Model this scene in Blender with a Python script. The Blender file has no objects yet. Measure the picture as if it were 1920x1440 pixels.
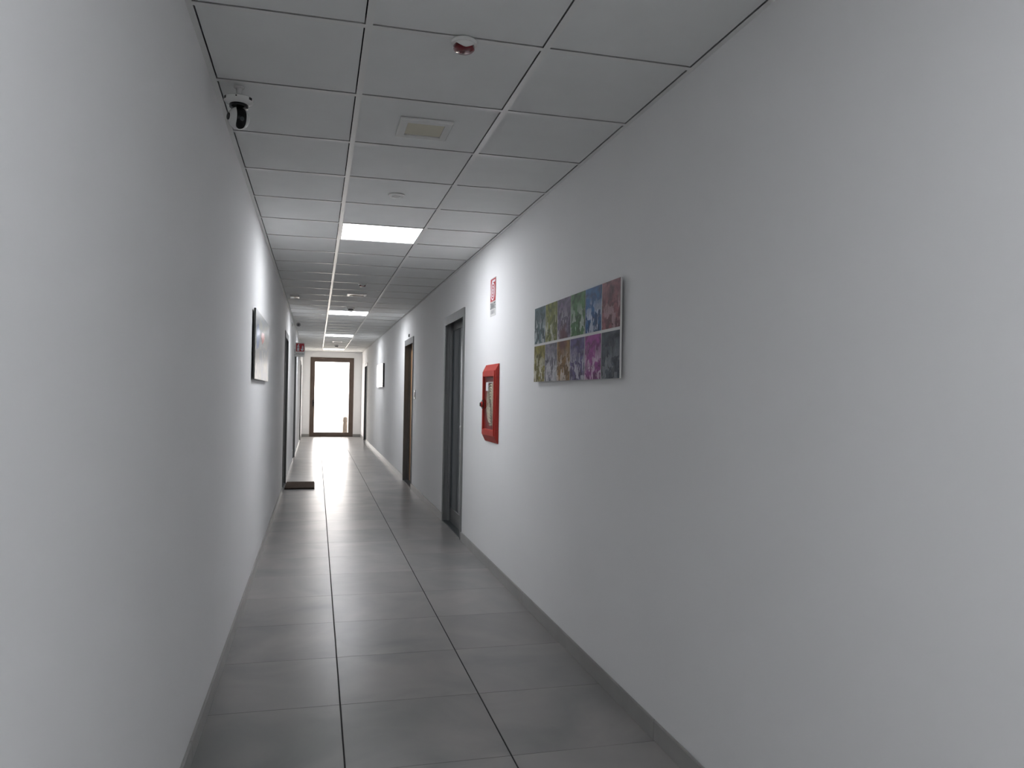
import bpy, bmesh, math, random
from mathutils import Matrix, Vector
random.seed(7)
SC = bpy.context.scene
COL = SC.collection

# ------------------------------------------------------------------ camera
CAM_H = 1.330
YAW, PITCH, ROLL = 0.2495, 0.0141, 0.0168
FPX = 1436.8
def cam_axes():
    cy, sy, cp, sp, cr, sr = (math.cos(YAW), math.sin(YAW), math.cos(PITCH), math.sin(PITCH),
                              math.cos(ROLL), math.sin(ROLL))
    f = Vector((sy*cp, cy*cp, sp)); r = Vector((cy, -sy, 0)); u = r.cross(f)
    return cr*r + sr*u, -sr*r + cr*u, f
r_, u_, f_ = cam_axes()
cd = bpy.data.cameras.new('camera'); cam = bpy.data.objects.new('camera', cd); COL.objects.link(cam)
cd.sensor_fit = 'HORIZONTAL'; cd.sensor_width = 36.0; cd.lens = FPX/1920*36.0
cd.clip_start = 0.02; cd.clip_end = 500
M = Matrix.Identity(4)
for i in range(3):
    M[i][0] = r_[i]; M[i][1] = u_[i]; M[i][2] = -f_[i]
M[2][3] = CAM_H
cam.matrix_world = M
SC.camera = cam

# ------------------------------------------------------------------ world, sun, exposure
W = bpy.data.worlds.new('world'); SC.world = W; W.use_nodes = True
bg = W.node_tree.nodes['Background']
bg.inputs['Color'].default_value = (1.0, 0.945, 0.905, 1)
bg.inputs['Strength'].default_value = 4.2
sd = bpy.data.lights.new('sun', 'SUN'); sd.energy = 3.0; sd.angle = math.radians(2); sd.color = (1, 0.95, 0.88)
sun = bpy.data.objects.new('sun', sd); COL.objects.link(sun)
sun.rotation_euler = Vector((0.25, 0.55, -1.0)).to_track_quat('-Z', 'Y').to_euler()
sun.location = (0, 0, 20)
vs = SC.view_settings
vs.view_transform = 'Standard'; vs.look = 'None'; vs.exposure = 1.12; vs.gamma = 1.0; vs.use_curve_mapping = False
PANEL_STRENGTH = 9.5

# ------------------------------------------------------------------ measures
XL, XR = -0.415, 1.304            # wall faces
YB, YE = -4.6, 23.35              # wall behind the camera, end wall
HC = 2.520                        # ceiling
T1, T2 = 0.142, 0.742             # centres of the two main runners
ROW0, STEP = 2.520, 0.6           # ceiling grid rows (centre of cross tee)
F1 = 0.1237; G0 = 3.3515          # floor joints
WT = 0.24                         # wall thickness

# ------------------------------------------------------------------ material helpers
def mat(name, col, rough=0.5, metal=0.0, spec=0.5, coat=0.0, var=0.0, vscale=6.0, bump=0.0, bscale=200.0, col2=None, rvar=0.0):
    m = bpy.data.materials.new(name); m.use_nodes = True
    nt = m.node_tree; b = nt.nodes['Principled BSDF']
    b.inputs['Base Color'].default_value = (*col, 1); b.inputs['Roughness'].default_value = rough
    b.inputs['Metallic'].default_value = metal; b.inputs['Specular IOR Level'].default_value = spec
    if coat: b.inputs['Coat Weight'].default_value = coat; b.inputs['Coat Roughness'].default_value = 0.08
    tc = nt.nodes.new('ShaderNodeTexCoord')
    if var or col2:
        n = nt.nodes.new('ShaderNodeTexNoise'); n.inputs['Scale'].default_value = vscale; n.inputs['Detail'].default_value = 5
        nt.links.new(tc.outputs['Object'], n.inputs['Vector'])
        cr = nt.nodes.new('ShaderNodeValToRGB')
        a = col2 if col2 else tuple(c*(1-var) for c in col)
        z = col if col2 else tuple(min(1, c*(1+var)) for c in col)
        cr.color_ramp.elements[0].position = 0.3; cr.color_ramp.elements[1].position = 0.7
        cr.color_ramp.elements[0].color = (*a, 1); cr.color_ramp.elements[1].color = (*z, 1)
        nt.links.new(n.outputs['Fac'], cr.inputs['Fac']); nt.links.new(cr.outputs['Color'], b.inputs['Base Color'])
    if bump:
        n2 = nt.nodes.new('ShaderNodeTexNoise'); n2.inputs['Scale'].default_value = bscale; n2.inputs['Detail'].default_value = 3
        nt.links.new(tc.outputs['Object'], n2.inputs['Vector'])
        bp = nt.nodes.new('ShaderNodeBump'); bp.inputs['Strength'].default_value = bump; bp.inputs['Distance'].default_value = 0.002
        nt.links.new(n2.outputs['Fac'], bp.inputs['Height']); nt.links.new(bp.outputs['Normal'], b.inputs['Normal'])
    return m

def emit_mat(name, col, strength):
    m = bpy.data.materials.new(name); m.use_nodes = True; nt = m.node_tree
    b = nt.nodes['Principled BSDF']; b.inputs['Base Color'].default_value = (0.9, 0.9, 0.9, 1)
    b.inputs['Emission Color'].default_value = (*col, 1); b.inputs['Emission Strength'].default_value = strength
    return m

def glass_mat(name, tint=(1, 1, 1), ior=1.5):
    m = bpy.data.materials.new(name); m.use_nodes = True; nt = m.node_tree
    nt.nodes.remove(nt.nodes['Principled BSDF']); out = nt.nodes['Material Output']
    t = nt.nodes.new('ShaderNodeBsdfTransparent'); t.inputs['Color'].default_value = (*tint, 1)
    g = nt.nodes.new('ShaderNodeBsdfGlossy'); g.inputs['Roughness'].default_value = 0.02
    fr = nt.nodes.new('ShaderNodeFresnel'); fr.inputs['IOR'].default_value = ior
    mx = nt.nodes.new('ShaderNodeMixShader')
    ge = nt.nodes.new('ShaderNodeNewGeometry'); iv = nt.nodes.new('ShaderNodeMath'); iv.operation = 'SUBTRACT'; iv.inputs[0].default_value = 1.0
    nt.links.new(ge.outputs['Backfacing'], iv.inputs[1]); mu = nt.nodes.new('ShaderNodeMath'); mu.operation = 'MULTIPLY'    # reflect once, at the outer face
    nt.links.new(iv.outputs[0], mu.inputs[0]); nt.links.new(fr.outputs[0], mu.inputs[1])
    nt.links.new(mu.outputs[0], mx.inputs[0]); nt.links.new(t.outputs[0], mx.inputs[1]); nt.links.new(g.outputs[0], mx.inputs[2])
    nt.links.new(mx.outputs[0], out.inputs['Surface'])
    return m

def floor_mat():
    m = bpy.data.materials.new('porcelain_floor'); m.use_nodes = True; nt = m.node_tree
    b = nt.nodes['Principled BSDF']
    geo = nt.nodes.new('ShaderNodeNewGeometry'); oi = nt.nodes.new('ShaderNodeObjectInfo')
    off = nt.nodes.new('ShaderNodeVectorMath'); off.operation = 'SCALE'; off.inputs['Scale'].default_value = 31.0
    cmb = nt.nodes.new('ShaderNodeCombineXYZ')
    nt.links.new(oi.outputs['Random'], cmb.inputs['X']); nt.links.new(oi.outputs['Random'], cmb.inputs['Z'])
    nt.links.new(cmb.outputs[0], off.inputs[0])
    add = nt.nodes.new('ShaderNodeVectorMath'); add.operation = 'ADD'
    nt.links.new(geo.outputs['Position'], add.inputs[0]); nt.links.new(off.outputs[0], add.inputs[1])
    n = nt.nodes.new('ShaderNodeTexNoise'); n.inputs['Scale'].default_value = 2.0; n.inputs['Detail'].default_value = 7; n.inputs['Distortion'].default_value = 0.8
    nt.links.new(add.outputs[0], n.inputs['Vector'])
    cr = nt.nodes.new('ShaderNodeValToRGB')
    e = cr.color_ramp.elements
    e[0].position = 0.25; e[0].color = (0.165, 0.170, 0.170, 1); e[1].position = 0.78; e[1].color = (0.318, 0.298, 0.286, 1)
    nt.links.new(n.outputs['Fac'], cr.inputs['Fac'])
    # a little difference from tile to tile
    hs = nt.nodes.new('ShaderNodeHueSaturation')
    mr = nt.nodes.new('ShaderNodeMapRange'); mr.inputs['To Min'].default_value = 0.92; mr.inputs['To Max'].default_value = 1.08
    nt.links.new(oi.outputs['Random'], mr.inputs['Value']); nt.links.new(mr.outputs[0], hs.inputs['Value'])
    nt.links.new(cr.outputs['Color'], hs.inputs['Color']); nt.links.new(hs.outputs['Color'], b.inputs['Base Color'])
    n2 = nt.nodes.new('ShaderNodeTexNoise'); n2.inputs['Scale'].default_value = 5.0; n2.inputs['Detail'].default_value = 4
    nt.links.new(add.outputs[0], n2.inputs['Vector'])
    r2 = nt.nodes.new('ShaderNodeMapRange'); r2.inputs['To Min'].default_value = 0.27; r2.inputs['To Max'].default_value = 0.31
    nt.links.new(n2.outputs['Fac'], r2.inputs['Value']); nt.links.new(r2.outputs[0], b.inputs['Roughness'])
    return m

MT = dict(
    wall=mat('wall_paint', (0.90, 0.90, 0.90), 0.85, spec=0.12, var=0.012, vscale=1.5, bump=0.06, bscale=160),
    tile_c=mat('ceiling_tile_board', (0.85, 0.86, 0.85), 0.9, spec=0.1, var=0.02, vscale=5, bump=0.08, bscale=300),
    tee=mat('white_enamel_tee', (0.84, 0.84, 0.82), 0.32),
    void=mat('dark_plenum', (0.03, 0.03, 0.03), 0.9),
    floor=floor_mat(),
    grout=mat('dark_grout', (0.020, 0.020, 0.020), 0.9, var=0.2, vscale=20),
    skirt=mat('skirting_porcelain', (0.33, 0.325, 0.315), 0.30, var=0.08, vscale=5),
    alu=mat('brushed_aluminium', (0.20, 0.205, 0.205), 0.48, metal=0.35, var=0.05, vscale=12),
    alu_dark=mat('dark_profile', (0.06, 0.07, 0.075), 0.35, metal=0.3, var=0.1, vscale=10),
    darkglass=mat('dark_door_glass', (0.21, 0.225, 0.235), 0.05, spec=1.0, var=0.1, vscale=2),
    wood=mat('honey_wood', (0.50, 0.30, 0.15), 0.45, col2=(0.38, 0.21, 0.10), vscale=9),
    greydoor=mat('grey_laminate', (0.22, 0.22, 0.22), 0.45, var=0.04, vscale=8),
    brown=mat('brown_frame', (0.115, 0.085, 0.068), 0.6, spec=0.3, var=0.12, vscale=7),
    brass=mat('satin_steel', (0.55, 0.55, 0.54), 0.3, metal=1.0, var=0.05, vscale=30),
    glass=glass_mat('clear_glass'), plexi=glass_mat('thin_clear_film', ior=1.10),
    white=mat('white_plastic', (0.82, 0.82, 0.80), 0.26, var=0.02, vscale=20),
    ivory=mat('ivory_diffuser', (0.72, 0.68, 0.54), 0.14, var=0.03, vscale=12),
    panel=emit_mat('led_diffuser', (0.935, 0.955, 1.0), PANEL_STRENGTH), panel_dim=emit_mat('led_diffuser_weaker', (0.95, 0.97, 1.0), PANEL_STRENGTH*0.30),
    red=mat('red_enamel', (0.44, 0.036, 0.026), 0.5, spec=0.3, var=0.06, vscale=10),
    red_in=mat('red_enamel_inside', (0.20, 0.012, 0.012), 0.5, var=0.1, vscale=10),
    redprint=mat('red_print', (0.46, 0.030, 0.040), 0.5, var=0.04, vscale=30),
    redlens=mat('dark_red_lens', (0.16, 0.006, 0.014), 0.18, coat=0.6, var=0.1, vscale=30),
    black=mat('black_plastic', (0.012, 0.012, 0.014), 0.25, var=0.1, vscale=30),
    ink=mat('dark_ink', (0.04, 0.045, 0.055), 0.6, var=0.05, vscale=30),
    greyink=mat('grey_ink', (0.30, 0.30, 0.32), 0.6, var=0.05, vscale=30),
    hose=mat('canvas_hose', (0.50, 0.44, 0.33), 0.8, col2=(0.30, 0.26, 0.19), vscale=60, bump=0.4, bscale=400),
    paper=mat('white_paper', (0.80, 0.78, 0.82), 0.6, var=0.02, vscale=20),
    mat=mat('brown_coir', (0.085, 0.06, 0.045), 0.95, spec=0.1, col2=(0.045, 0.032, 0.025), vscale=60, bump=1.0, bscale=500),
    rubber=mat('rubber_edge', (0.02, 0.018, 0.016), 0.7, var=0.1, vscale=40),
    canvas=mat('white_canvas', (0.72, 0.71, 0.70), 0.6, var=0.02, vscale=20),
    edge=mat('dark_picture_edge', (0.05, 0.05, 0.05), 0.5, var=0.1, vscale=20),
    pave=mat('pale_concrete', (0.46, 0.44, 0.41), 0.8, var=0.05, vscale=0.8),
    stone=mat('weathered_stone', (0.075, 0.060, 0.047), 0.85, var=0.25, vscale=14, bump=0.5, bscale=60),
)

MT['darkglass'].node_tree.nodes['Principled BSDF'].inputs['IOR'].default_value = 1.9

# ------------------------------------------------------------------ mesh helpers
def link(o, parent=None):
    COL.objects.link(o)
    if parent is not None: o.parent = parent
    return o
def bm_box(bm, a, b, bev=0.0):
    c = [(a[i]+b[i])/2 for i in range(3)]; s = [abs(b[i]-a[i]) for i in range(3)]
    r = bmesh.ops.create_cube(bm, size=1.0, matrix=Matrix.Translation(c) @ Matrix.Diagonal((*s, 1)))
    if bev:
        ed = list({e for v in r['verts'] for e in v.link_edges})
        bmesh.ops.bevel(bm, geom=ed, offset=bev, segments=2, affect='EDGES', profile=0.5)
def bm_cyl(bm, p0, p1, r0, r1=None, seg=24):
    p0, p1 = Vector(p0), Vector(p1); r1 = r0 if r1 is None else r1; d = p1-p0
    q = d.to_track_quat('Z', 'Y').to_matrix().to_4x4()
    bmesh.ops.create_cone(bm, cap_ends=True, segments=seg, radius1=r0, radius2=r1, depth=d.length,
                          matrix=Matrix.Translation((p0+p1)/2) @ q)
def bm_lathe(bm, prof, seg=32, origin=(0, 0, 0)):
    rings = []
    for r, z in prof:
        rings.append([bm.verts.new((origin[0]+r*math.cos(2*math.pi*i/seg), origin[1]+r*math.sin(2*math.pi*i/seg), origin[2]+z)) for i in range(seg)])
    for a, b in zip(rings, rings[1:]):
        for i in range(seg):
            bm.faces.new((a[i], a[(i+1) % seg], b[(i+1) % seg], b[i]))
    bm.faces.new(rings[0][::-1]); bm.faces.new(rings[-1])
def bm_tube(bm, pts, r, seg=10):
    pts = [Vector(p) for p in pts]; rings = []
    for i, p in enumerate(pts):
        t = (pts[min(i+1, len(pts)-1)]-pts[max(i-1, 0)]).normalized()
        q = t.to_track_quat('Z', 'Y')
        rings.append([bm.verts.new(p + q @ Vector((r*math.cos(2*math.pi*k/seg), r*math.sin(2*math.pi*k/seg), 0))) for k in range(seg)])
    for a, b in zip(rings, rings[1:]):
        for k in range(seg):
            bm.faces.new((a[k], a[(k+1) % seg], b[(k+1) % seg], b[k]))
    bm.faces.new(rings[0][::-1]); bm.faces.new(rings[-1])
def bm_poly(bm, pts, z0, z1):
    lo = [bm.verts.new((x, y, z0)) for x, y in pts]; hi = [bm.verts.new((x, y, z1)) for x, y in pts]
    n = len(pts); bm.faces.new(hi); bm.faces.new(lo[::-1])
    for i in range(n):
        bm.faces.new((lo[i], lo[(i+1) % n], hi[(i+1) % n], hi[i]))
def bm_ring(bm, cx, cy, r0, r1, z0, z1, seg=40, sy=1.0):
    P = lambda r, z: [bm.verts.new((cx+r*math.cos(2*math.pi*i/seg), cy+sy*r*math.sin(2*math.pi*i/seg), z)) for i in range(seg)]
    A, B, C, D = P(r0, z1), P(r1, z1), P(r1, z0), P(r0, z0)
    for a, b in ((A, B), (B, C), (C, D), (D, A)):
        for i in range(seg):
            bm.faces.new((a[i], b[i], b[(i+1) % seg], a[(i+1) % seg]))
def make(name, bm, m, parent=None, smooth=False):
    bmesh.ops.recalc_face_normals(bm, faces=bm.faces[:])
    me = bpy.data.meshes.new(name); bm.to_mesh(me); bm.free(); me.materials.append(m)
    if smooth:
        for p in me.polygons: p.use_smooth = True
        try: me.set_sharp_from_angle(angle=math.radians(40))
        except Exception: pass
    return link(bpy.data.objects.new(name, me), parent)
def box(name, a, b, m, parent=None, bev=0.0):
    bm = bmesh.new(); bm_box(bm, a, b, bev); return make(name, bm, m, parent, smooth=bev > 0)
def boxes(name, lst, m, parent=None):
    bm = bmesh.new()
    for a, b in lst: bm_box(bm, a, b)
    return make(name, bm, m, parent)
def tag(o, label, cat=None, group=None, kind=None):
    o['label'] = label
    if cat: o['category'] = cat
    if group: o['group'] = group
    if kind: o['kind'] = kind
    return o
def empty(name, loc=(0, 0, 0), face=None):
    o = link(bpy.data.objects.new(name, None)); o.empty_display_size = 0.1
    ax = {None: ((1, 0, 0), (0, 1, 0), (0, 0, 1)),
          'left_wall': ((0, 1, 0), (0, 0, 1), (1, 0, 0)),      # x along the wall, y up, z out of it
          'right_wall': ((0, -1, 0), (0, 0, 1), (-1, 0, 0)),
          'toward_camera': ((1, 0, 0), (0, 0, 1), (0, -1, 0))}[face]
    m = Matrix.Identity(4)
    for j in range(3):
        for i in range(3): m[i][j] = ax[j][i]
        m[j][3] = loc[j]
    o.matrix_world = m
    return o
def text(name, body, size, cx, cy, z, width, m, parent, thick=0.0004):
    cu = bpy.data.curves.new(name, 'FONT'); cu.body = body; cu.size = size; cu.extrude = thick; cu.align_x = 'CENTER'; cu.align_y = 'CENTER'
    cu.resolution_u = 3
    t = bpy.data.objects.new('tmp_text', cu); COL.objects.link(t)
    bpy.context.view_layer.update()
    me = bpy.data.meshes.new_from_object(t.evaluated_get(bpy.context.evaluated_depsgraph_get()))
    bpy.data.objects.remove(t); bpy.data.curves.remove(cu)
    xs = [v.co.x for v in me.vertices]; k = width/(max(xs)-min(xs))
    mx = (max(xs)+min(xs))/2; ys = [v.co.y for v in me.vertices]; my = (max(ys)+min(ys))/2
    for v in me.vertices: v.co = ((v.co.x-mx)*k+cx, v.co.y-my+cy, v.co.z+z)
    me.materials.clear(); me.materials.append(m); me.name = name
    return link(bpy.data.objects.new(name, me), parent)

# ================================================================== SETTING
# door openings along the walls: (y0, y1) of the outer frame
R_DOORS = [(6.89, 7.97), (10.70, 11.76), (20.72, 21.80)]
L_DOORS = [(10.45, 11.53), (15.02, 16.10), (20.55, 21.63)]
DH = 2.125
def wall_mesh(name, x0, x1, doors, label):
    lst = []; y = YB-WT
    for a, b in doors:
        lst.append(((x0, y, -0.06), (x1, a, 2.75)))
        lst.append(((x0, a, DH), (x1, b, 2.75)))
        o0 = x0 if x0 < 0 else x1-0.02
        lst.append(((o0, a, -0.06), (o0+0.02, b, DH)))  # thin slab added behind each doorway to stop outside light leaking in
        y = b
    lst.append(((x0, y, -0.06), (x1, YE+WT, 2.75)))
    return tag(boxes(name, lst, MT['wall']), label, 'wall', kind='structure')
wall_mesh('wall_left', XL-WT, XL, L_DOORS, 'long smooth white wall on the left side of the corridor')
wall_mesh('wall_right', XR, XR+WT, R_DOORS, 'long smooth white wall on the right side of the corridor')
ED0, ED1, EDH = -0.189, 1.068, 2.345
tag(boxes('wall_back', [((XL, YE, -0.05), (ED0, YE+WT, 2.75)), ((ED1, YE, -0.05), (XR, YE+WT, 2.75)), ((ED0, YE, EDH), (ED1, YE+WT, 2.75))], MT['wall']),
    'white end wall around the bright glazed door', 'wall', kind='structure')
tag(boxes('wall_front', [((XL, YB-WT, -0.05), (XR, YB, 2.75))], MT['wall']), 'white wall closing the corridor behind the viewer', 'wall', kind='structure')

# ---- floor: grout bed and single tiles
fl = tag(empty('floor', (0, 0, 0)), 'grey porcelain tile floor with dark lengthwise joints', 'floor', kind='structure')
box('grout_bed', (XL, YB, -0.06), (XR, YE+WT, -0.002), MT['grout'], fl)
box('subfloor', (XL-WT, YB-WT, -0.10), (XR+WT, YE+WT, -0.06), MT['grout'], fl)
FC = [(XL, F1-0.0030), (F1+0.0030, F1+0.6-0.0030), (F1+0.6+0.0030, XR)]
k0 = math.floor((YB-G0)/0.6); k1 = math.ceil((YE+WT-G0)/0.6)
for (xa, xb) in FC:
    proto = None
    for k in range(k0, k1):
        ya, yb = max(YB, G0+0.6*k), min(YE+WT, G0+0.6*(k+1))
        if yb-ya < 0.02: continue
        full = (yb-ya) > 0.599
        if full and proto is not None:
            o = link(proto.copy(), fl); o.location = (0, ya, 0)
        else:
            bm = bmesh.new(); bm_box(bm, (xa, 0.0010, -0.012), (xb, yb-ya-0.0010, 0.0))
            bmesh.ops.bevel(bm, geom=[e for e in bm.edges if all(v.co.z > -0.001 for v in e.verts)], offset=0.0008, segments=1, affect='EDGES')
            o = make('floor_tile', bm, MT['floor'], fl); o.location = (0, ya, 0)
            if full: proto = o

# ---- ceiling: slab, tees, wall angles and single boards
ce = tag(empty('ceiling', (0, 0, HC)), 'suspended ceiling of pale square boards in a white grid', 'ceiling', kind='structure')
def cbox(name, a, b, m, bev=0): return box(name, (a[0], a[1], a[2]-HC), (b[0], b[1], b[2]-HC), m, ce, bev)
cbox('slab', (XL, YB, 2.66), (XR, YE, 2.75), MT['void'])
for x in (T1, T2):
    o = boxes('main_runner', [((x-0.012, YB, 0.0), (x+0.012, YE, 0.0006)), ((x-0.002, YB, 0.0006), (x+0.002, YE, 0.038))], MT['tee'], ce)
for s, x in ((1, XL), (-1, XR)):
    a, b = sorted((x, x+s*0.020)); c, d = sorted((x, x+s*0.002))
    boxes('wall_angle', [((a, YB, 0.0), (b, YE, 0.0006)), ((c, YB, 0.0006), (d, YE, 0.022))], MT['tee'], ce)
CC = [(XL+0.020, T1-0.012), (T1+0.012, T2-0.012), (T2+0.012, XR-0.020)]
kk0 = math.ceil((YB-ROW0)/STEP); kk1 = math.floor((YE-ROW0)/STEP)
PANELS = [-11, -5, 5, 15, 23, 32]
tee_proto = [None]*3; board_proto = [None]*3
for k in range(kk0, kk1+1):
    y = ROW0+STEP*k
    for c, (xa, xb) in enumerate(CC):
        if tee_proto[c] is None:
            tee_proto[c] = boxes('cross_tee', [((xa, -0.012, 0.0), (xb, 0.012, 0.0006)), ((xa, -0.002, 0.0006), (xb, 0.002, 0.036))], MT['tee'], ce); o = tee_proto[c]
        else: o = link(tee_proto[c].copy(), ce)
        o.location = (0, y, 0)
def board(c, ya, yb, share=True):
    xa, xb = CC[c]
    if share and board_proto[c] is not None:
        o = link(board_proto[c].copy(), ce)
    else:
        # boards sit pushed to one corner of their cell: an open shadow joint stays on two sides
        bm = bmesh.new(); bm_box(bm, (xa+(0.0045 if c == 0 else -0.004), -0.004, 0.0030), (xb-0.0042, (yb-ya)-0.0040, 0.018))
        o = make('ceiling_board', bm, MT['tile_c'], ce)
        if share: board_proto[c] = o
    o.location = (0, ya, 0)
for k in range(kk0-1, kk1+1):
    ya, yb = ROW0+STEP*k+0.012, ROW0+STEP*(k+1)-0.012
    ya, yb = max(ya, YB), min(yb, YE)
    if yb-ya < 0.03: continue
    for c in range(3):
        if c == 1 and k in PANELS: continue
        board(c, ya, yb, share=(yb-ya) > 0.57)

# ---- skirting tiles
def skirting(name, runs, face, label, joints=()):
    e = tag(empty(name, (0, 0, 0)), label, 'baseboard', kind='structure')
    for a, b in runs:
        cuts = sorted([a, b]+[j for j in joints if a+0.05 < j < b-0.05])
        for p, q in zip(cuts, cuts[1:]):
            x0, x1 = sorted((face, face+(0.011 if face < 0 else -0.011)))
            bm = bmesh.new(); bm_box(bm, (x0, p+0.0018, 0.0005), (x1, q-0.0018, 0.076))
            bmesh.ops.bevel(bm, geom=[d for d in bm.edges if all(v.co.z > 0.07 for v in d.verts)], offset=0.003, segments=2, affect='EDGES')
            make('skirting_tile', bm, MT['skirt'], e)
def runs(doors):
    y = YB+0.012; o = []
    for a, b in doors: o.append((y, a)); y = b
    o.append((y, YE-0.012)); return o
skirting('baseboard_left', runs(L_DOORS), XL, 'low grey tile skirting along the left wall', [2.94-1.95*2, 2.94-1.95, 2.94, 4.92, 6.86, 8.55, 12.9, 14.2, 17.4, 18.9, 20.0, 22.6])
skirting('baseboard_right', runs(R_DOORS), XR, 'low grey tile skirting along the right wall', [-1.15, 0.80, 2.76, 4.72, 9.4, 13.2, 14.9, 16.6, 18.4, 22.6])
e = tag(empty('baseboard_back', (0, 0, 0)), 'short grey tile skirting beside the bright end door', 'baseboard', kind='structure')
box('skirting_tile', (XL+0.012, YE-0.011, 0.0005), (ED0-0.002, YE, 0.076), MT['skirt'], e)
box('skirting_tile', (ED1+0.002, YE-0.011, 0.0005), (XR-0.012, YE, 0.076), MT['skirt'], e)

# ---- side doors
def side_door(n, side, y0, y1, style, label, dep=0.10):
    """local frame of the wall: x along the wall from the opening's start as seen, y up, z out of the wall"""
    w = y1-y0
    if side == 'R': d = empty('door_%d' % n, (XR, y1, 0), 'right_wall')      # local x runs toward the viewer
    else: d = empty('door_%d' % n, (XL, y0, 0), 'left_wall')
    tag(d, label, 'door', kind='structure')
    cw, pr = 0.05, 0.012
    H = DH
    for name, a, b in (('door_jamb', 0, cw), ('door_jamb', w-cw, w)):
        bm = bmesh.new()
        bm_box(bm, (a, 0.001, 0.0), (b, H, pr))                       # casing on the wall face
        s = a if a == 0 else b-0.02
        bm_box(bm, (s, 0.001, -dep-0.06), (s+0.02, H, 0.0))
        s2 = 0.02 if a == 0 else w-0.04                                # stop bead
        bm_box(bm, (s2, 0.001, -dep-0.05), (s2+0.02, H-0.03, -dep+0.025))
        make(name, bm, MT['alu'], d)
    boxes('door_header', [((cw, H-0.085, 0.0), (w-cw, H, pr)), ((0.02, H-0.02, -dep-0.06), (w-0.02, H, 0.0)), ((0.04, H-0.05, -dep-0.05), (w-0.04, H-0.02, -dep+0.025))], MT['alu'], d)
    zf, zb = -dep, -dep-0.045
    xa, xb, ya, yb = 0.042, w-0.042, 0.008, H-0.052
    if style == 'glass':
        leaf = boxes('door_leaf', [((xa, ya, zb), (xa+0.06, yb, zf)), ((xb-0.06, ya, zb), (xb, yb, zf))], MT['alu_dark'], d)
        boxes('bottom_rail', [((xa+0.06, ya, zb), (xb-0.06, ya+0.14, zf))], MT['alu'], leaf)
        boxes('top_rail', [((xa+0.06, yb-0.085, zb), (xb-0.06, yb, zf))], MT['alu'], leaf)
        box('pane', (xa+0.055, ya+0.13, zf-0.018), (xb-0.055, yb-0.08, zf-0.008), MT['darkglass'], leaf)
    else:
        leaf = box('door_leaf', (xa, ya, zb), (xb, yb, zf), MT[style], d, 0.002)
    hx = xb-0.06 if side == 'R' else xa+0.06
    sg = -1 if side == 'R' else 1
    bm = bmesh.new(); bm_cyl(bm, (hx, 1.02, zf), (hx, 1.02, zf+0.012), 0.026); bm_cyl(bm, (hx, 1.02, zf+0.012), (hx, 1.02, zf+0.05), 0.009)
    bm_cyl(bm, (hx-sg*0.008, 1.02, zf+0.05), (hx+sg*0.12, 1.02, zf+0.05), 0.009)
    make('handle', bm, MT['brass'], leaf, True)
    box('threshold', (0.02, 0.0, -WT+0.022), (w-0.02, 0.008, 0.0), MT['alu_dark'], d)
    return d
side_door(1, 'R', *R_DOORS[0], 'glass', 'glazed grey metal door beside the red hose cabinet', 0.065)
side_door(2, 'R', *R_DOORS[1], 'wood', 'grey framed door with a wood leaf, second along the right wall', 0.085)
side_door(3, 'R', *R_DOORS[2], 'greydoor', 'narrow looking grey door on the right wall near the bright end')
side_door(4, 'L', *L_DOORS[0], 'greydoor', 'grey framed door on the left wall behind the brown doormat')
side_door(5, 'L', *L_DOORS[1], 'greydoor', 'grey framed door on the left wall below the extinguisher sign')
side_door(6, 'L', *L_DOORS[2], 'greydoor', 'grey framed door on the left wall next to the end wall')

# ---- glazed end door
d = tag(empty('door_7', (ED0, YE, 0), 'toward_camera'), 'brown framed glazed door glowing with daylight at the corridor end', 'door', kind='structure')
w, H, c = ED1-ED0, EDH, 0.055
for a, b in ((0, c), (w-c, w)): box('door_jamb', (a, 0.001, -0.12), (b, H, 0.015), MT['brown'], d)
box('door_header', (c, H-c, -0.12), (w-c, H, 0.015), MT['brown'], d)
leaf = boxes('door_leaf', [((c, 0.012, -0.06), (c+0.078, H-c, 0.004)), ((w-c-0.080, 0.012, -0.06), (w-c, H-c, 0.004))], MT['brown'], d)
box('top_rail', (c+0.078, H-c-0.078, -0.06), (w-c-0.080, H-c, 0.004), MT['brown'], leaf)
box('bottom_rail', (c+0.078, 0.012, -0.06), (w-c-0.080, 0.125, 0.004), MT['brown'], leaf)
box('pane', (c+0.074, 0.12, -0.040), (w-c-0.076, H-c-0.074, -0.034), MT['glass'], leaf)
bm = bmesh.new(); bm_box(bm, (c+0.025, 0.90, 0.004), (c+0.055, 1.08, 0.012)); bm_cyl(bm, (c+0.04, 1.0, 0.012), (c+0.04, 1.0, 0.05), 0.009)
bm_cyl(bm, (c+0.035, 1.0, 0.05), (c+0.15, 1.0, 0.05), 0.009); make('handle', bm, MT['black'], leaf, True)
box('threshold', (0.0, 0.0, -WT), (w, 0.012, 0.0), MT['brown'], d)

# ---- outside
tag(box('outside_ground', (-40, YE+WT, -0.30), (40, 90, -0.03), MT['pave']), 'pale sunlit paving outside the end door', 'paving', kind='structure')
bm = bmesh.new(); bm_lathe(bm, [(0.075, 0.0), (0.082, 0.03), (0.078, 0.2), (0.066, 0.42), (0.074, 0.47), (0.070, 0.56), (0.045, 0.59)], 20)
o = make('stone_bollard', bm, MT['stone'], None, True); o.location = (0.875, 24.2, -0.03)
tag(o, 'low brownish stone bollard standing outside the end door', 'bollard')

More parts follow.
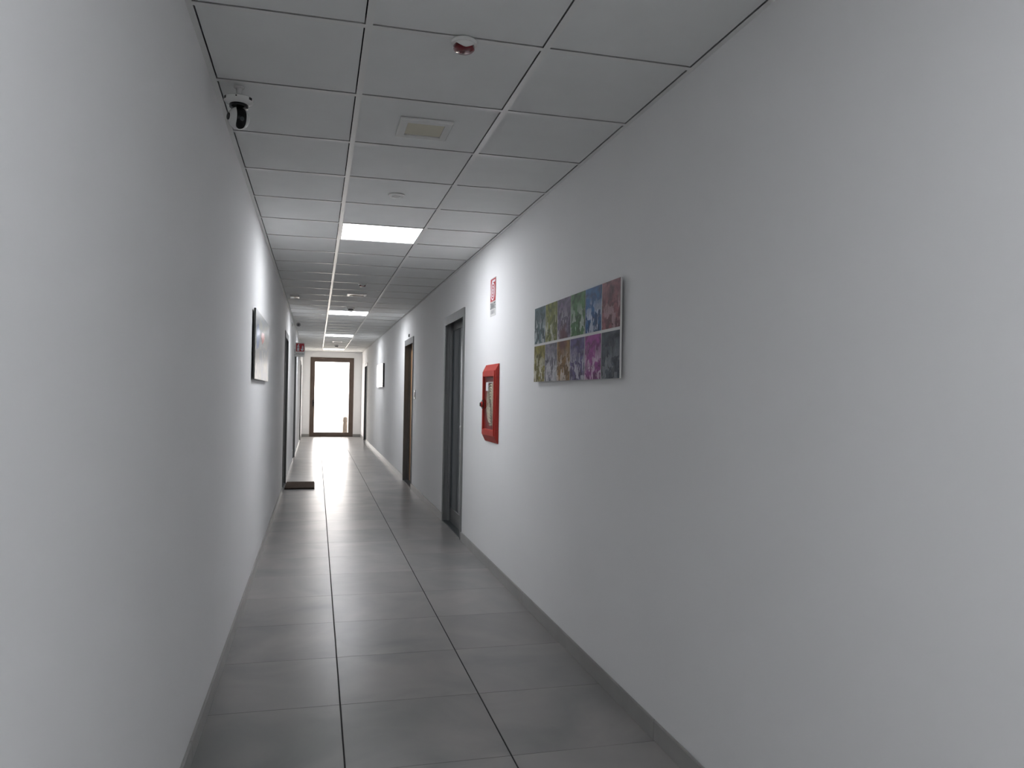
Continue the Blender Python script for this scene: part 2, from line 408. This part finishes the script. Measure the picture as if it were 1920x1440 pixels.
# ================================================================== CEILING FIXTURES
def led_panel(k, label, m='panel'):
    yc = ROW0+STEP*(k+0.5); xc = (T1+T2)/2
    e = tag(empty('led_panel', (xc, yc, HC)), label, 'ceiling light', 'lit ceiling panels')
    h = 0.288
    boxes('panel_frame', [((-h, -h, 0.001), (h, -h+0.008, 0.03)), ((-h, h-0.008, 0.001), (h, h, 0.03)), ((-h, -h+0.008, 0.001), (-h+0.008, h-0.008, 0.03)), ((h-0.008, -h+0.008, 0.001), (h, h-0.008, 0.03)),
                          ((-h+0.008, -h+0.008, 0.022), (h-0.008, h-0.008, 0.03))], MT['white'], e)
    box('diffuser', (-h+0.008, -h+0.008, 0.0025), (h-0.008, h-0.008, 0.006), MT[m], e)
led_panel(-11, 'unseen square ceiling panel added behind the viewer as fill light')  # added fill lamp, lifts the ambient light around the viewer
led_panel(-5, 'lit square ceiling panel overhead, out of the picture behind the viewer')
led_panel(5, 'lit square ceiling panel, the nearest and largest glowing one')
led_panel(15, 'lit square ceiling panel just beyond the second smoke detector')
led_panel(23, 'lit square ceiling panel, third glowing one from the viewer')
led_panel(32, 'lit square ceiling panel, the farthest one above the end door', 'panel_dim')

def downlight(x, y, label):
    e = tag(empty('square_downlight', (x, y, HC)), label, 'ceiling light', 'unlit square ceiling lights')
    s, t, z = 0.116, 0.082, -0.012
    bm = bmesh.new()
    o0 = [(-s, -s), (s, -s), (s, s), (-s, s)]; i0 = [(-t, -t), (t, -t), (t, t), (-t, t)]
    V = [[bm.verts.new((p[0]*f, p[1]*f, zz)) for p in q] for q, zz, f in ((o0, 0.0010, 1), (o0, -0.006, 1), (o0, z, 0.96), (i0, z, 1), (i0, 0.0006, 1))]
    for A, B in zip(V, V[1:]):
        for i in range(4): bm.faces.new((A[i], A[(i+1) % 4], B[(i+1) % 4], B[i]))
    make('trim_frame', bm, MT['white'], e)
    box('diffuser', (-t, -t, -0.006), (t, t, -0.001), MT['ivory'], e)
downlight(0.445, 3.42, 'unlit square ceiling light with ivory diffuser, nearest the viewer')
downlight(0.45, 9.50, 'unlit square ceiling light just past the second red alarm')
downlight(0.45, 18.55, 'unlit square ceiling light between the two farthest glowing panels')

def smoke(x, y, label, flat=False):
    e = tag(empty('smoke_detector', (x, y, HC)), label, 'smoke detector', 'round ceiling detectors')
    bm = bmesh.new()
    if flat:
        bm_lathe(bm, [(0.049, 0.001), (0.050, -0.004), (0.046, -0.008), (0.030, -0.009)]); make('base', bm, MT['white'], e, True)
        bm = bmesh.new(); bm_lathe(bm, [(0.027, -0.009), (0.026, -0.014), (0.020, -0.017), (0.004, -0.018)]); make('sensor', bm, MT['white'], e, True)
    else:
        bm_lathe(bm, [(0.050, 0.001), (0.052, -0.010), (0.048, -0.018)]); make('base', bm, MT['white'], e, True)
        bm = bmesh.new(); bm_lathe(bm, [(0.040, -0.018), (0.036, -0.034)]); make('sensor_grille', bm, MT['black'], e, True)
        bm = bmesh.new(); bm_lathe(bm, [(0.044, -0.034), (0.042, -0.044), (0.025, -0.052), (0.004, -0.053)]); make('cap', bm, MT['white'], e, True)
smoke(0.442, 4.63, 'flat round white ceiling detector nearest the viewer', True)
smoke(0.445, 11.05, 'round white detector with dark grille before the second glowing panel')
smoke(0.47, 20.1, 'small round detector close to the farthest glowing panel')

def sounder(x, y, label):
    e = tag(empty('fire_sounder', (x, y, HC)), label, 'fire alarm', 'red ceiling alarms')
    bm = bmesh.new(); bm_lathe(bm, [(0.043, 0.0), (0.045, -0.004), (0.043, -0.012), (0.036, -0.014)]); make('base', bm, MT['white'], e, True)
    bm = bmesh.new(); bm_lathe(bm, [(0.033, -0.014), (0.036, -0.018), (0.036, -0.028), (0.030, -0.034), (0.010, -0.036)]); make('red_lens', bm, MT['redlens'], e, True)
    # white cover that hugs the viewer's side of the lens
    bm = bmesh.new(); n = 14
    prof = []
    for i in range(n+1):
        a = math.pi*(1.18+0.64*i/n); prof.append(a)
    lo = [bm.verts.new((0.0385*math.cos(a), 0.0385*math.sin(a), -0.0125)) for a in prof]
    hi = [bm.verts.new((0.0385*math.cos(a), 0.0385*math.sin(a), -0.014-0.018*math.sin(math.pi*i/n))) for i, a in enumerate(prof)]
    lo2 = [bm.verts.new((0.030*math.cos(a), 0.030*math.sin(a), -0.0125)) for a in prof]
    hi2 = [bm.verts.new((0.030*math.cos(a), 0.030*math.sin(a), -0.014-0.018*math.sin(math.pi*i/n))) for i, a in enumerate(prof)]
    for A, B in ((lo, hi), (hi, hi2), (hi2, lo2)):
        for i in range(n): bm.faces.new((A[i], A[i+1], B[i+1], B[i]))
    make('cover', bm, MT['white'], e, True)
sounder(0.459, 2.535, 'white ceiling alarm with dark red lens, nearest the viewer')
sounder(0.463, 8.52, 'small red ceiling alarm farther along the corridor')

# small white box close to the left wall
e = tag(empty('ceiling_box', (-0.290, 9.95, HC)), 'small white box on the ceiling near the left wall', 'junction box')
box('housing', (-0.055, -0.13, -0.016), (0.055, 0.13, 0.001), MT['white'], e, 0.004)
box('cover_plate', (-0.046, -0.12, -0.020), (0.046, 0.12, -0.016), MT['ivory'], e, 0.001)
box('side_cap', (0.055, -0.10, -0.014), (0.058, 0.10, -0.003), MT['greyink'], e)

# pan-tilt camera hanging from the ceiling
e = tag(empty('security_camera', (-0.318, 3.17, HC)), 'white pan-tilt camera with black face hanging from the near ceiling', 'security camera')
bm = bmesh.new(); bm_lathe(bm, [(0.020, 0.001), (0.020, -0.004), (0.012, -0.007), (0.010, -0.038), (0.014, -0.044)], 24); make('stem', bm, MT['white'], e, True)
bm = bmesh.new(); bm_lathe(bm, [(0.018, -0.042), (0.050, -0.044), (0.056, -0.048), (0.056, -0.058), (0.050, -0.063), (0.036, -0.069), (0.033, -0.070)], 40); mb = make('mount_disc', bm, MT['white'], e, True)
for a in (-150, -95, -35):
    bm = bmesh.new(); bm_box(bm, (-0.0075, -0.003, -0.005), (0.0075, 0.003, 0.005), 0.001); s = make('slot', bm, MT['black'], mb)
    a = math.radians(a); s.location = (0.0545*math.cos(a), 0.0545*math.sin(a), -0.053); s.rotation_euler = (0, 0, a+math.pi/2)
    if a == math.radians(-95): s.scale = (0.35, 1, 0.5)
bm = bmesh.new(); bm_lathe(bm, [(0.034, -0.069), (0.036, -0.072), (0.035, -0.081), (0.030, -0.083)], 36); make('neck_ring', bm, MT['black'], e, True)
hb = bmesh.new(); bmesh.ops.create_uvsphere(hb, u_segments=36, v_segments=24, radius=0.042, matrix=Matrix.Translation((0.0, 0, -0.124)) @ Matrix.Diagonal((1.0, 1, 1.03, 1)))
head = make('camera_head', hb, MT['white'], e, True)
# black curved face strip, following the ball
bm = bmesh.new(); n, mm = 24, 6; R0 = 0.0428; yawf = math.radians(24); rows = []
for i in range(n+1):
    t = math.radians(78-156*i/n); hw = 0.0185*math.sqrt(max(0.03, 1-(abs(2*i/n-1))**5))
    rr = []
    for j in range(mm+1):
        sx = hw*(2*j/mm-1); q = math.sqrt(R0*R0-sx*sx); fy = q*math.cos(t)
        rr.append(bm.verts.new((sx*math.cos(yawf)+fy*math.sin(yawf), -fy*math.cos(yawf)+sx*math.sin(yawf), -0.124+1.03*q*math.sin(t))))
    rows.append(rr)
for a, b in zip(rows, rows[1:]):
    for j in range(mm): bm.faces.new((a[j], a[j+1], b[j+1], b[j]))
bmesh.ops.solidify(bm, geom=bm.faces[:], thickness=0.0015)
strip = make('face_strip', bm, MT['black'], head, True)
bm = bmesh.new(); q = Vector((math.sin(yawf), -math.cos(yawf), 0)); p0 = Vector((0, 0, -0.136))+q*0.0405; bm_cyl(bm, p0, p0+q*0.004, 0.008); make('lens', bm, MT['alu_dark'], strip, True)
bm = bmesh.new(); q = Vector((-0.88, -0.47, 0)); p0 = Vector((0, 0, -0.124)); bm_cyl(bm, p0+q*0.036, p0+q*0.0425, 0.015, 0.013); make('side_disc', bm, MT['black'], head, True)

# bullet camera on the left wall
e = tag(empty('bullet_camera', (XL, 13.0, 2.418), 'left_wall'), 'small bullet camera high on the left wall before the extinguisher sign', 'security camera')
bm = bmesh.new(); bm_cyl(bm, (0, 0, 0), (0, 0, 0.014), 0.034); make('wall_base', bm, MT['white'], e, True)
bm = bmesh.new(); bm_tube(bm, [(0, 0, 0.014), (0, -0.004, 0.05), (0.0, 0.0, 0.085)], 0.010); make('arm', bm, MT['white'], e, True)
bm = bmesh.new(); bm_cyl(bm, (0.09, 0.006, 0.108), (-0.045, -0.003, 0.108), 0.032, 0.034); bd = make('body', bm, MT['greydoor'], e, True)
bm = bmesh.new(); bm_cyl(bm, (-0.045, -0.003, 0.108), (-0.050, -0.0035, 0.108), 0.020); make('lens', bm, MT['black'], bd, True)

# ================================================================== WALL OBJECTS
# ---- fire extinguisher flag sign, left wall
e = tag(empty('extinguisher_sign', (XL, 14.85, 1.975), 'toward_camera'), 'white flag sign with red extinguisher symbol jutting from the left wall', 'sign')
box('sign_panel', (0.012, 0.0, -0.003), (0.188, 0.262, 0.0), MT['white'], e)
box('wall_flange', (0.0, 0.02, -0.03), (0.003, 0.24, 0.03), MT['white'], e)
for yy in (0.19, 0.055): box('bracket', (0.003, yy, -0.010), (0.030, yy+0.015, -0.003), MT['white'], e)
rs = box('red_square', (0.028, 0.098, 0.0), (0.174, 0.248, 0.0008), MT['redprint'], e)
bm = bmesh.new()
bm_poly(bm, [(0.046, 0.108), (0.088, 0.108), (0.088, 0.172), (0.046, 0.172)], 0.0008, 0.0014)
bm_poly(bm, [(0.046, 0.180), (0.088, 0.180), (0.088, 0.192), (0.084, 0.207), (0.076, 0.214), (0.076, 0.226), (0.092, 0.230), (0.092, 0.236), (0.060, 0.236), (0.058, 0.214), (0.050, 0.207), (0.046, 0.192)], 0.0008, 0.0014)
make('extinguisher_symbol', bm, MT['paper'], rs)
bm = bmesh.new(); bm_poly(bm, [(0.130, 0.110), (0.148, 0.110), (0.160, 0.124), (0.163, 0.142), (0.156, 0.160), (0.160, 0.182), (0.150, 0.205), (0.138, 0.222), (0.142, 0.200), (0.132, 0.186), (0.130, 0.168), (0.138, 0.156), (0.128, 0.146), (0.116, 0.156), (0.112, 0.136), (0.120, 0.120)], 0.0008, 0.0014)
make('flame_symbol', bm, MT['paper'], rs)
text('lettering', 'ESTINTORE', 0.042, 0.100, 0.052, 0.0006, 0.145, MT['ink'], e)

# ---- hydrant sign, right wall
e = tag(empty('hydrant_sign', (XR, 5.835, 1.935), 'right_wall'), 'small white and red hydrant sign above the hose cabinet', 'sign')
box('sign_panel', (0, 0, 0), (0.185, 0.292, 0.003), MT['white'], e)
rs = box('red_square', (0.006, 0.112, 0.003), (0.179, 0.286, 0.0038), MT['redprint'], e)
bm = bmesh.new()
for r0, r1 in ((0.056, 0.068), (0.034, 0.044), (0.010, 0.022)): bm_ring(bm, 0.088, 0.188, r0, r1, 0.0038, 0.0046)
bm_poly(bm, [(0.030, 0.230), (0.042, 0.222), (0.070, 0.258), (0.160, 0.258), (0.160, 0.275), (0.060, 0.275)], 0.0038, 0.0046)
make('hose_reel_symbol', bm, MT['paper'], rs)
text('lettering', 'IDRANTE', 0.070, 0.0925, 0.078, 0.0036, 0.168, MT['ink'], e)
text('small_lettering', 'UNI 45', 0.045, 0.0925, 0.030, 0.0036, 0.120, MT['greyink'], e)

# ---- hose cabinet, right wall
CW, CH, CD = 0.44, 0.595, 0.030
e = tag(empty('hose_cabinet', (XR, 5.935, 0.966), 'right_wall'), 'red fire hose cabinet with glazed door on the right wall', 'fire cabinet')
def slab_profile(bm, x0, x1, prof):
    """prism along local x with a (y, z) profile"""
    A = [bm.verts.new((x0, y, z)) for y, z in prof]; B = [bm.verts.new((x1, y, z)) for y, z in prof]
    bm.faces.new(A); bm.faces.new(B[::-1])
    for i in range(len(prof)): bm.faces.new((A[i], B[i], B[(i+1) % len(prof)], A[(i+1) % len(prof)]))
bm = bmesh.new()
fa = 0.048
slab_profile(bm, 0.0, CW, [(CH, 0.0), (CH, 0.006), (CH-fa, CD), (CH-fa-0.048, CD), (CH-fa-0.048, 0.0)])      # sloping head
slab_profile(bm, 0.0, CW, [(0.0, 0.0), (0.0, 0.006), (fa, CD), (fa+0.048, CD), (fa+0.048, 0.0)])               # sloping foot
bm_box(bm, (0.0, fa+0.048, 0.0), (0.035, CH-fa-0.048, CD)); bm_box(bm, (CW-0.048, fa+0.048, 0.0), (CW, CH-fa-0.048, CD))
body = make('body', bm, MT['red'], e)
bv = body.modifiers.new('bevel', 'BEVEL'); bv.width = 0.006; bv.segments = 3; bv.limit_method = 'ANGLE'
# raised door frame
fr = boxes('door_frame', [((0.012, fa+0.006, CD), (CW-0.022, fa+0.044, CD+0.006)), ((0.012, CH-fa-0.044, CD), (CW-0.022, CH-fa-0.006, CD+0.006)),
                           ((0.012, fa+0.044, CD), (0.034, CH-fa-0.044, CD+0.006)), ((CW-0.046, fa+0.044, CD), (CW-0.022, CH-fa-0.044, CD+0.006))], MT['red'], e)
box('inner_back', (0.035, fa+0.048, 0.0), (CW-0.048, CH-fa-0.048, 0.006), MT['red_in'], e)
box('pane', (0.036, fa+0.049, CD-0.005), (CW-0.049, CH-fa-0.049, CD-0.003), MT['plexi'], fr)
bm = bmesh.new(); bm_cyl(bm, (0.036, 0.285, CD), (0.036, 0.285, CD+0.022), 0.026, 0.020); kn = make('lock_knob', bm, MT['red'], fr, True)
bm = bmesh.new(); bm_ring(bm, 0.036, 0.285, 0.024, 0.034, CD+0.006, CD+0.012, 28); bm_cyl(bm, (0.036, 0.285, CD+0.022), (0.036, 0.285, CD+0.030), 0.014)
make('lock_ring', bm, MT['black'], fr, True)
tag(box('notice', (0.085, 0.392, 0.0215), (0.170, 0.458, 0.0225), MT['paper'], e), 'small white paper notice behind the pane')
# coiled canvas hose
def spiral(cx, cy, r0, r1, turns, z):
    n = int(turns*26)
    return [(cx+(r0+(r1-r0)*i/n)*math.cos(2*math.pi*turns*i/n), cy+(r0+(r1-r0)*i/n)*1.18*math.sin(2*math.pi*turns*i/n), z) for i in range(n+1)]
hs = tag(empty('fire_hose', (XR, 5.935, 0.966), 'right_wall'), 'coiled beige canvas hose inside the red cabinet', 'hose')
bm = bmesh.new(); bm_tube(bm, spiral(0.225, 0.295, 0.030, 0.136, 6.2, 0.0135), 0.0075, 8); make('coil', bm, MT['hose'], hs, True)
bm = bmesh.new(); bm_tube(bm, [(0.345, 0.29, 0.0135), (0.350, 0.22, 0.0135), (0.338, 0.16, 0.0135), (0.28, 0.135, 0.0135), (0.2, 0.13, 0.0135)], 0.0075, 8); make('hose_tail', bm, MT['hose'], hs, True)
bm = bmesh.new(); bm_cyl(bm, (0.13, 0.455, 0.0135), (0.30, 0.455, 0.0135), 0.0075, 0.005); bm_cyl(bm, (0.30, 0.455, 0.0135), (0.345, 0.455, 0.0135), 0.0075); make('nozzle', bm, MT['brass'], hs, True)

# ---- paintings
def paint_mat(name, base, light, dark, seed, blot=False, gloss=0.5):
    m = bpy.data.materials.new(name); m.use_nodes = True; nt = m.node_tree; L = nt.links.new
    b = nt.nodes['Principled BSDF']; b.inputs['Roughness'].default_value = gloss
    b.inputs['Specular IOR Level'].default_value = 0.15 if gloss >= 0.5 else 0.5
    tc = nt.nodes.new('ShaderNodeTexCoord')
    def noise(sx, sy, det, sd, dist=0.0):
        mp = nt.nodes.new('ShaderNodeMapping'); mp.inputs['Scale'].default_value = (sx, sy, 1); mp.inputs['Location'].default_value = (sd*3.7, sd*1.9, sd)
        n = nt.nodes.new('ShaderNodeTexNoise'); n.inputs['Scale'].default_value = 1.0; n.inputs['Detail'].default_value = det; n.inputs['Distortion'].default_value = dist
        L(tc.outputs['Generated'], mp.inputs['Vector']); L(mp.outputs[0], n.inputs['Vector']); return n.outputs['Fac']
    def ramp(sock, a, z):
        r = nt.nodes.new('ShaderNodeMapRange'); r.inputs['From Min'].default_value = a; r.inputs['From Max'].default_value = z
        L(sock, r.inputs['Value']); return r.outputs[0]
    def mix(fac, A, B):
        x = nt.nodes.new('ShaderNodeMix'); x.data_type = 'RGBA'
        L(fac, x.inputs[0])
        for s, v in ((x.inputs[6], A), (x.inputs[7], B)):
            if isinstance(v, tuple): s.default_value = (*v, 1)
            else: L(v, s)
        return x.outputs[2]
    def math_(op, A, B):
        x = nt.nodes.new('ShaderNodeMath'); x.operation = op
        for i, v in enumerate((A, B)):
            if isinstance(v, float): x.inputs[i].default_value = v
            else: L(v, x.inputs[i])
        return x.outputs[0]
    sep = nt.nodes.new('ShaderNodeSeparateXYZ'); L(tc.outputs['Generated'], sep.inputs[0]); gy = sep.outputs['Y']
    c = mix(ramp(noise(3, 4, 5, seed, 1.0), 0.38, 0.68), base, dark)
    low = ramp(gy, 0.85, 0.35)                                  # palette-knife work gathers in the lower two thirds of the design
    vm = nt.nodes.new('ShaderNodeMapping'); vm.inputs['Scale'].default_value = (6.5, 4.2, 1); vm.inputs['Location'].default_value = (seed*2.1, seed*0.7, 0)
    wn = nt.nodes.new('ShaderNodeTexNoise'); wn.inputs['Scale'].default_value = 5.0
    wm = nt.nodes.new('ShaderNodeVectorMath'); wm.operation = 'MULTIPLY_ADD'; wm.inputs[1].default_value = (0.12, 0.2, 0)
    L(tc.outputs['Generated'], wn.inputs['Vector']); L(wn.outputs['Color'], wm.inputs[0]); L(tc.outputs['Generated'], wm.inputs[2]); L(wm.outputs[0], vm.inputs['Vector'])
    vo = nt.nodes.new('ShaderNodeTexVoronoi'); vo.distance = 'CHEBYCHEV'; vo.inputs['Scale'].default_value = 1.0; L(vm.outputs[0], vo.inputs['Vector'])
    vs_ = nt.nodes.new('ShaderNodeSeparateColor'); L(vo.outputs['Color'], vs_.inputs[0])
    k1 = math_('MULTIPLY', ramp(vs_.outputs[0], 0.60, 0.68), low)
    k0 = math_('MULTIPLY', ramp(vs_.outputs[1], 0.66, 0.72), low)
    c = mix(math_('MULTIPLY', k0, 0.7), c, dark)
    c = mix(math_('MULTIPLY', k1, 0.85), c, light)
    k2 = math_('MULTIPLY', ramp(noise(16, 7, 5, seed+5.1, 0.8), 0.56, 0.62), low)
    c = mix(math_('MULTIPLY', k2, 0.8), c, dark)
    k3 = math_('MULTIPLY', ramp(noise(20, 5, 3, seed+8.4), 0.62, 0.66), low)
    c = mix(k3, c, tuple(min(1, v*1.25+0.05) for v in light))
    if blot:
        g = nt.nodes.new('ShaderNodeNewGeometry')
        dv = nt.nodes.new('ShaderNodeVectorMath'); dv.operation = 'DISTANCE'; dv.inputs[1].default_value = (XR-0.02, 3.935, 1.635)
        L(g.outputs['Position'], dv.inputs[0])
        dn = math_('ADD', dv.outputs['Value'], math_('MULTIPLY', noise(7, 7, 4, seed+1), 0.10))
        c = mix(math_('MULTIPLY', ramp(dn, 0.145, 0.095), 0.75), c, (0.13, 0.05, 0.05))
    L(c, b.inputs['Base Color'])
    return m
PW, PH, PT = 1.36, 0.445, 0.022
e = tag(empty('canvas_painting', (XR, 4.49, 1.410), 'right_wall'), 'wide colourful canvas of twelve painted panels on the right wall', 'painting')
for hx in (0.15, PW-0.25): box('hanger', (hx, 0.10, 0.0), (hx+0.10, 0.34, 0.014), MT['alu_dark'], e)
box('canvas_board', (0, 0, 0.014), (PW, PH, PT), MT['canvas'], e)
cols = [[(0.135, 0.20, 0.215), (0.25, 0.27, 0.075), (0.21, 0.17, 0.25), (0.08, 0.21, 0.075), (0.022, 0.125, 0.33), (0.32, 0.115, 0.135)],
        [(0.30, 0.26, 0.07), (0.25, 0.235, 0.28), (0.30, 0.17, 0.06), (0.14, 0.11, 0.25), (0.38, 0.085, 0.33), (0.085, 0.105, 0.135)]]
xs = [i*PW/6 for i in range(7)]
g = 0.009
for r in range(2):
    y0, y1 = (PH*0.513, PH-0.001) if r == 0 else (0.001, PH*0.482)
    for i in range(6):
        base = cols[r][i]; light = tuple(min(1, 0.55*v+0.44) for v in base); dark = tuple(v*0.32 for v in base)
        if i in (5,): light = tuple(min(1, 0.8*v+0.16) for v in base)
        m = paint_mat('painted_panel_%d_%d' % (r, i), base, light, dark, 1.3*i+9.1*r+0.7, blot=i in (2, 3))
        a = xs[i]+(0.002 if i == 0 else g/2); b = xs[i+1]-(0.003 if i == 5 else g/2)
        bm = bmesh.new(); bm_box(bm, (0, 0, 0), (b-a, y1-y0, 0.0012)); o = make('painted_panel', bm, m, e); o.location = (a, y0, PT)

e = tag(empty('glossy_print', (XL, 5.25, 1.405), 'left_wall'), 'pale glossy abstract print on the left wall', 'picture')
for hx in (0.15, 1.17): box('hanger', (hx, 0.10, 0.0), (hx+0.10, 0.34, 0.010), MT['alu_dark'], e)
box('backing', (0, 0, 0.010), (1.42, 0.465, 0.020), MT['edge'], e)
m = paint_mat('pastel_print', (0.36, 0.35, 0.30), (0.52, 0.50, 0.46), (0.22, 0.25, 0.30), 3.3, gloss=0.30)
box('print', (0.0, 0.002, 0.020), (1.418, 0.465, 0.023), m, e)
bm = bmesh.new(); bm_poly(bm, [(0.50, 0.30), (0.62, 0.26), (0.78, 0.29), (0.90, 0.33), (0.84, 0.36), (0.70, 0.345), (0.58, 0.35)], 0.023, 0.0235)
make('pink_brushstroke', bm, mat('pink_paint', (0.50, 0.22, 0.20), 0.24, var=0.2, vscale=12), e)
bm = bmesh.new(); bm_poly(bm, [(0.10, 0.20), (0.30, 0.22), (0.38, 0.33), (0.22, 0.38), (0.08, 0.34)], 0.023, 0.0235)
make('blue_brushstroke', bm, mat('blue_paint', (0.24, 0.28, 0.42), 0.24, var=0.2, vscale=12), e)

e = tag(empty('framed_picture', (XR, 16.85, 1.445), 'right_wall'), 'glossy picture catching white glare on the far right wall', 'picture')
box('backing', (0, 0, 0.0), (1.45, 0.475, 0.035), MT['edge'], e)
box('print', (0.0, 0.0, 0.035), (1.45, 0.475, 0.039), paint_mat('far_print', (0.45, 0.44, 0.42), (0.6, 0.6, 0.58), (0.25, 0.25, 0.27), 6.6, gloss=0.10), e)

# ---- small wall fittings by the second door on the right
e = tag(empty('wall_switch', (XR, 10.49, 1.25), 'right_wall'), 'small white switch plate on the wall beside the second right door', 'switch')
box('plate', (0, 0, 0), (0.085, 0.125, 0.009), MT['white'], e, 0.003)
box('rocker', (0.020, 0.03, 0.009), (0.065, 0.095, 0.015), MT['black'], e, 0.002)
e = tag(empty('door_sensor', (XR, 11.26, 2.150), 'right_wall'), 'tiny dark sensor on the wall above the second right door', 'sensor')
box('housing', (0, 0, 0), (0.035, 0.045, 0.016), MT['alu_dark'], e, 0.003)
box('lens', (0.008, 0.010, 0.016), (0.027, 0.026, 0.019), MT['black'], e, 0.001)

# ================================================================== DOORMAT
e = tag(empty('doormat', (XL+0.014, 10.79, 0.0)), 'brown coir doormat on the grey floor by the left wall door', 'doormat')
box('rubber_base', (0, 0, 0.0), (0.40, 0.76, 0.006), MT['rubber'], e, 0.002)
bm = bmesh.new(); bm_box(bm, (0.008, 0.008, 0.006), (0.392, 0.752, 0.020), 0.003); make('coir_pile', bm, MT['mat'], e)
